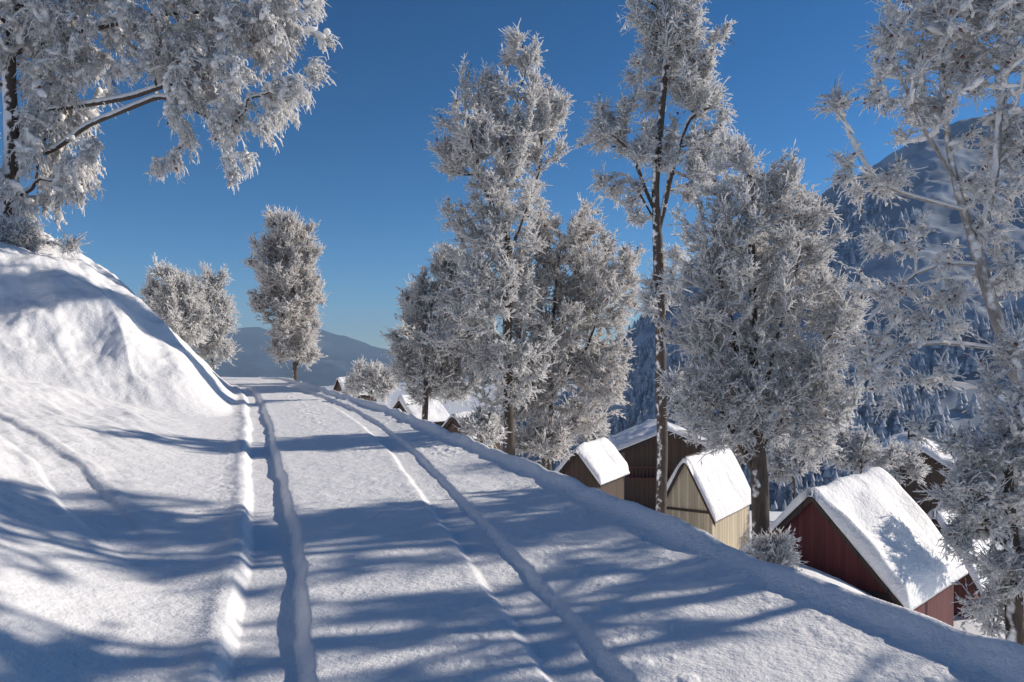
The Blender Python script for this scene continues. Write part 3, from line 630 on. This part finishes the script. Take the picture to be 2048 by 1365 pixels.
def brown_extra(root, wx, wy, top, sl, ez):
    m = MB(); m.box((-wx - .45, 0, top - 2.3), (.9, 2 * wy - .2, .12))
    for k in range(22): m.box((-wx - .86, -wy + .2 + k * (2 * wy - .4) / 21, top - 1.85), (.04, .05, .8))
    m.box((-wx - .86, 0, top - 1.42), (.07, 2 * wy - .2, .08)); m.build('balcony', M_darkred, root)
house('chalet', 'long dark brown house with balcony, behind the tallest bare trunk', (16.4, 62, -5.7), -1.50, 8.4, 9, 1.75, M_brown, over=.9, thick=.35, seed=4, extra=brown_extra)
house('chalet', 'dark brown house with steep gable, right of the red chalet', (20.3, 34.5, -8.4), -.9, 3.6, 5.5, 3.1, M_darkred, over=.3, thick=.4, seed=5)
def far_extra(root, wx, wy, top, sl, ez):
    m = MB(); m.box((-wx * .5, 0, ez + 3.2), (.6, .6, 1.6)); ch = m.build('chimney', M_brown, root)
house('chalet', 'farthest house at the right, its sunlit white roof with a dark chimney', (35.0, 60, -7.9), -1.15, 8.5, 9, 2.9, M_brown, over=.6, thick=.5, seed=6, extra=far_extra)
house('hut', 'tiny far hut with black gable and white roof beyond the bend of the road', (-16.0, 76, -1.9), -.75, 2.5, 4.0, 1.7, M_brown, over=.25, thick=.25, seed=7, cat='hut')
house('hut', 'low dark brown hut half hidden behind the darker bushy tree', (-6.4, 52, -2.55), -.8, 3.2, 3.2, 1.5, M_brown, over=.3, thick=.3, seed=8, cat='hut')
house('hut', 'small dark shed roof below the road edge, left of the slender birch', (-2.1, 41, -2.5), -.9, 2.6, 3.0, 1.2, M_brown, over=.2, thick=.2, seed=9, cat='hut')

# ------------------------------------------------------------------ forest on the mountain (nobody could count it)
rng = np.random.default_rng(5)
nt_, nu, _ = GM.shape; nF = 16000
ti = rng.random(nF) ** 1.0 * (nt_ * .8 - 2); ui = rng.random(nF) * (nu - 2); a_, b_ = ti.astype(int), ui.astype(int); fa, fb = (ti - a_)[:, None], (ui - b_)[:, None]
P = GM[a_, b_] * (1 - fa) * (1 - fb) + GM[a_ + 1, b_] * fa * (1 - fb) + GM[a_, b_ + 1] * (1 - fa) * fb + GM[a_ + 1, b_ + 1] * fa * fb
keep = (fbm2(P[:, 0] / 100, P[:, 1] / 100, 4, 70) > -.12) & (P[:, 2] > -85); P = P[keep]; m_ = len(P)
hgt = rng.uniform(6, 14, m_); wid = hgt * rng.uniform(.2, .3, m_); k = np.arange(7); an = k * 2 * np.pi / 7
VV = []; FF = []; off = 0
for z0, z1, w0 in ((.05, .55, 1.0), (.32, .8, .72), (.6, 1.0, .46)):
    rr_ = wid[:, None] * w0 * rng.uniform(.7, 1.25, (m_, 7))
    ring = np.stack([P[:, None, 0] + rr_ * np.cos(an), P[:, None, 1] + rr_ * np.sin(an), P[:, None, 2] + hgt[:, None] * (z0 + rng.uniform(-.04, .04, (m_, 7)))], -1)
    tip = P + np.stack([0 * hgt, 0 * hgt, hgt * z1], 1)
    v = np.concatenate([ring, tip[:, None]], 1).reshape(-1, 3); b0 = (np.arange(m_) * 8)[:, None]
    VV.append(v); FF.append(np.stack([b0 + k, b0 + (k + 1) % 7, b0 + 7 + 0 * k], -1).reshape(-1, 3) + off); off += len(v)
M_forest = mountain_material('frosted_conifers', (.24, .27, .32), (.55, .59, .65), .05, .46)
forest = mesh_np('forest', np.vstack(VV), [np.vstack(FF)], [M_forest])
tag(forest, 'frost covered forest on the shaded mountain side at the right', 'forest', kind='stuff')

# ------------------------------------------------------------------ the air
if HAZE:
    m = bpy.data.materials.new('haze_air'); m.use_nodes = True; n = m.node_tree; n.nodes.remove(n.nodes['Principled BSDF'])
    pv = n.nodes.new('ShaderNodeVolumePrincipled'); pv.inputs['Color'].default_value = (.50, .72, 1, 1); pv.inputs['Density'].default_value = .00013
    n.links.new(pv.outputs[0], n.nodes['Material Output'].inputs['Volume'])
    b = MB(); b.box((0, 3500, 75), (10000, 9000, 560)); hz = b.build('haze', m); tag(hz, kind='stuff', label='thin blue air between here and the mountains')
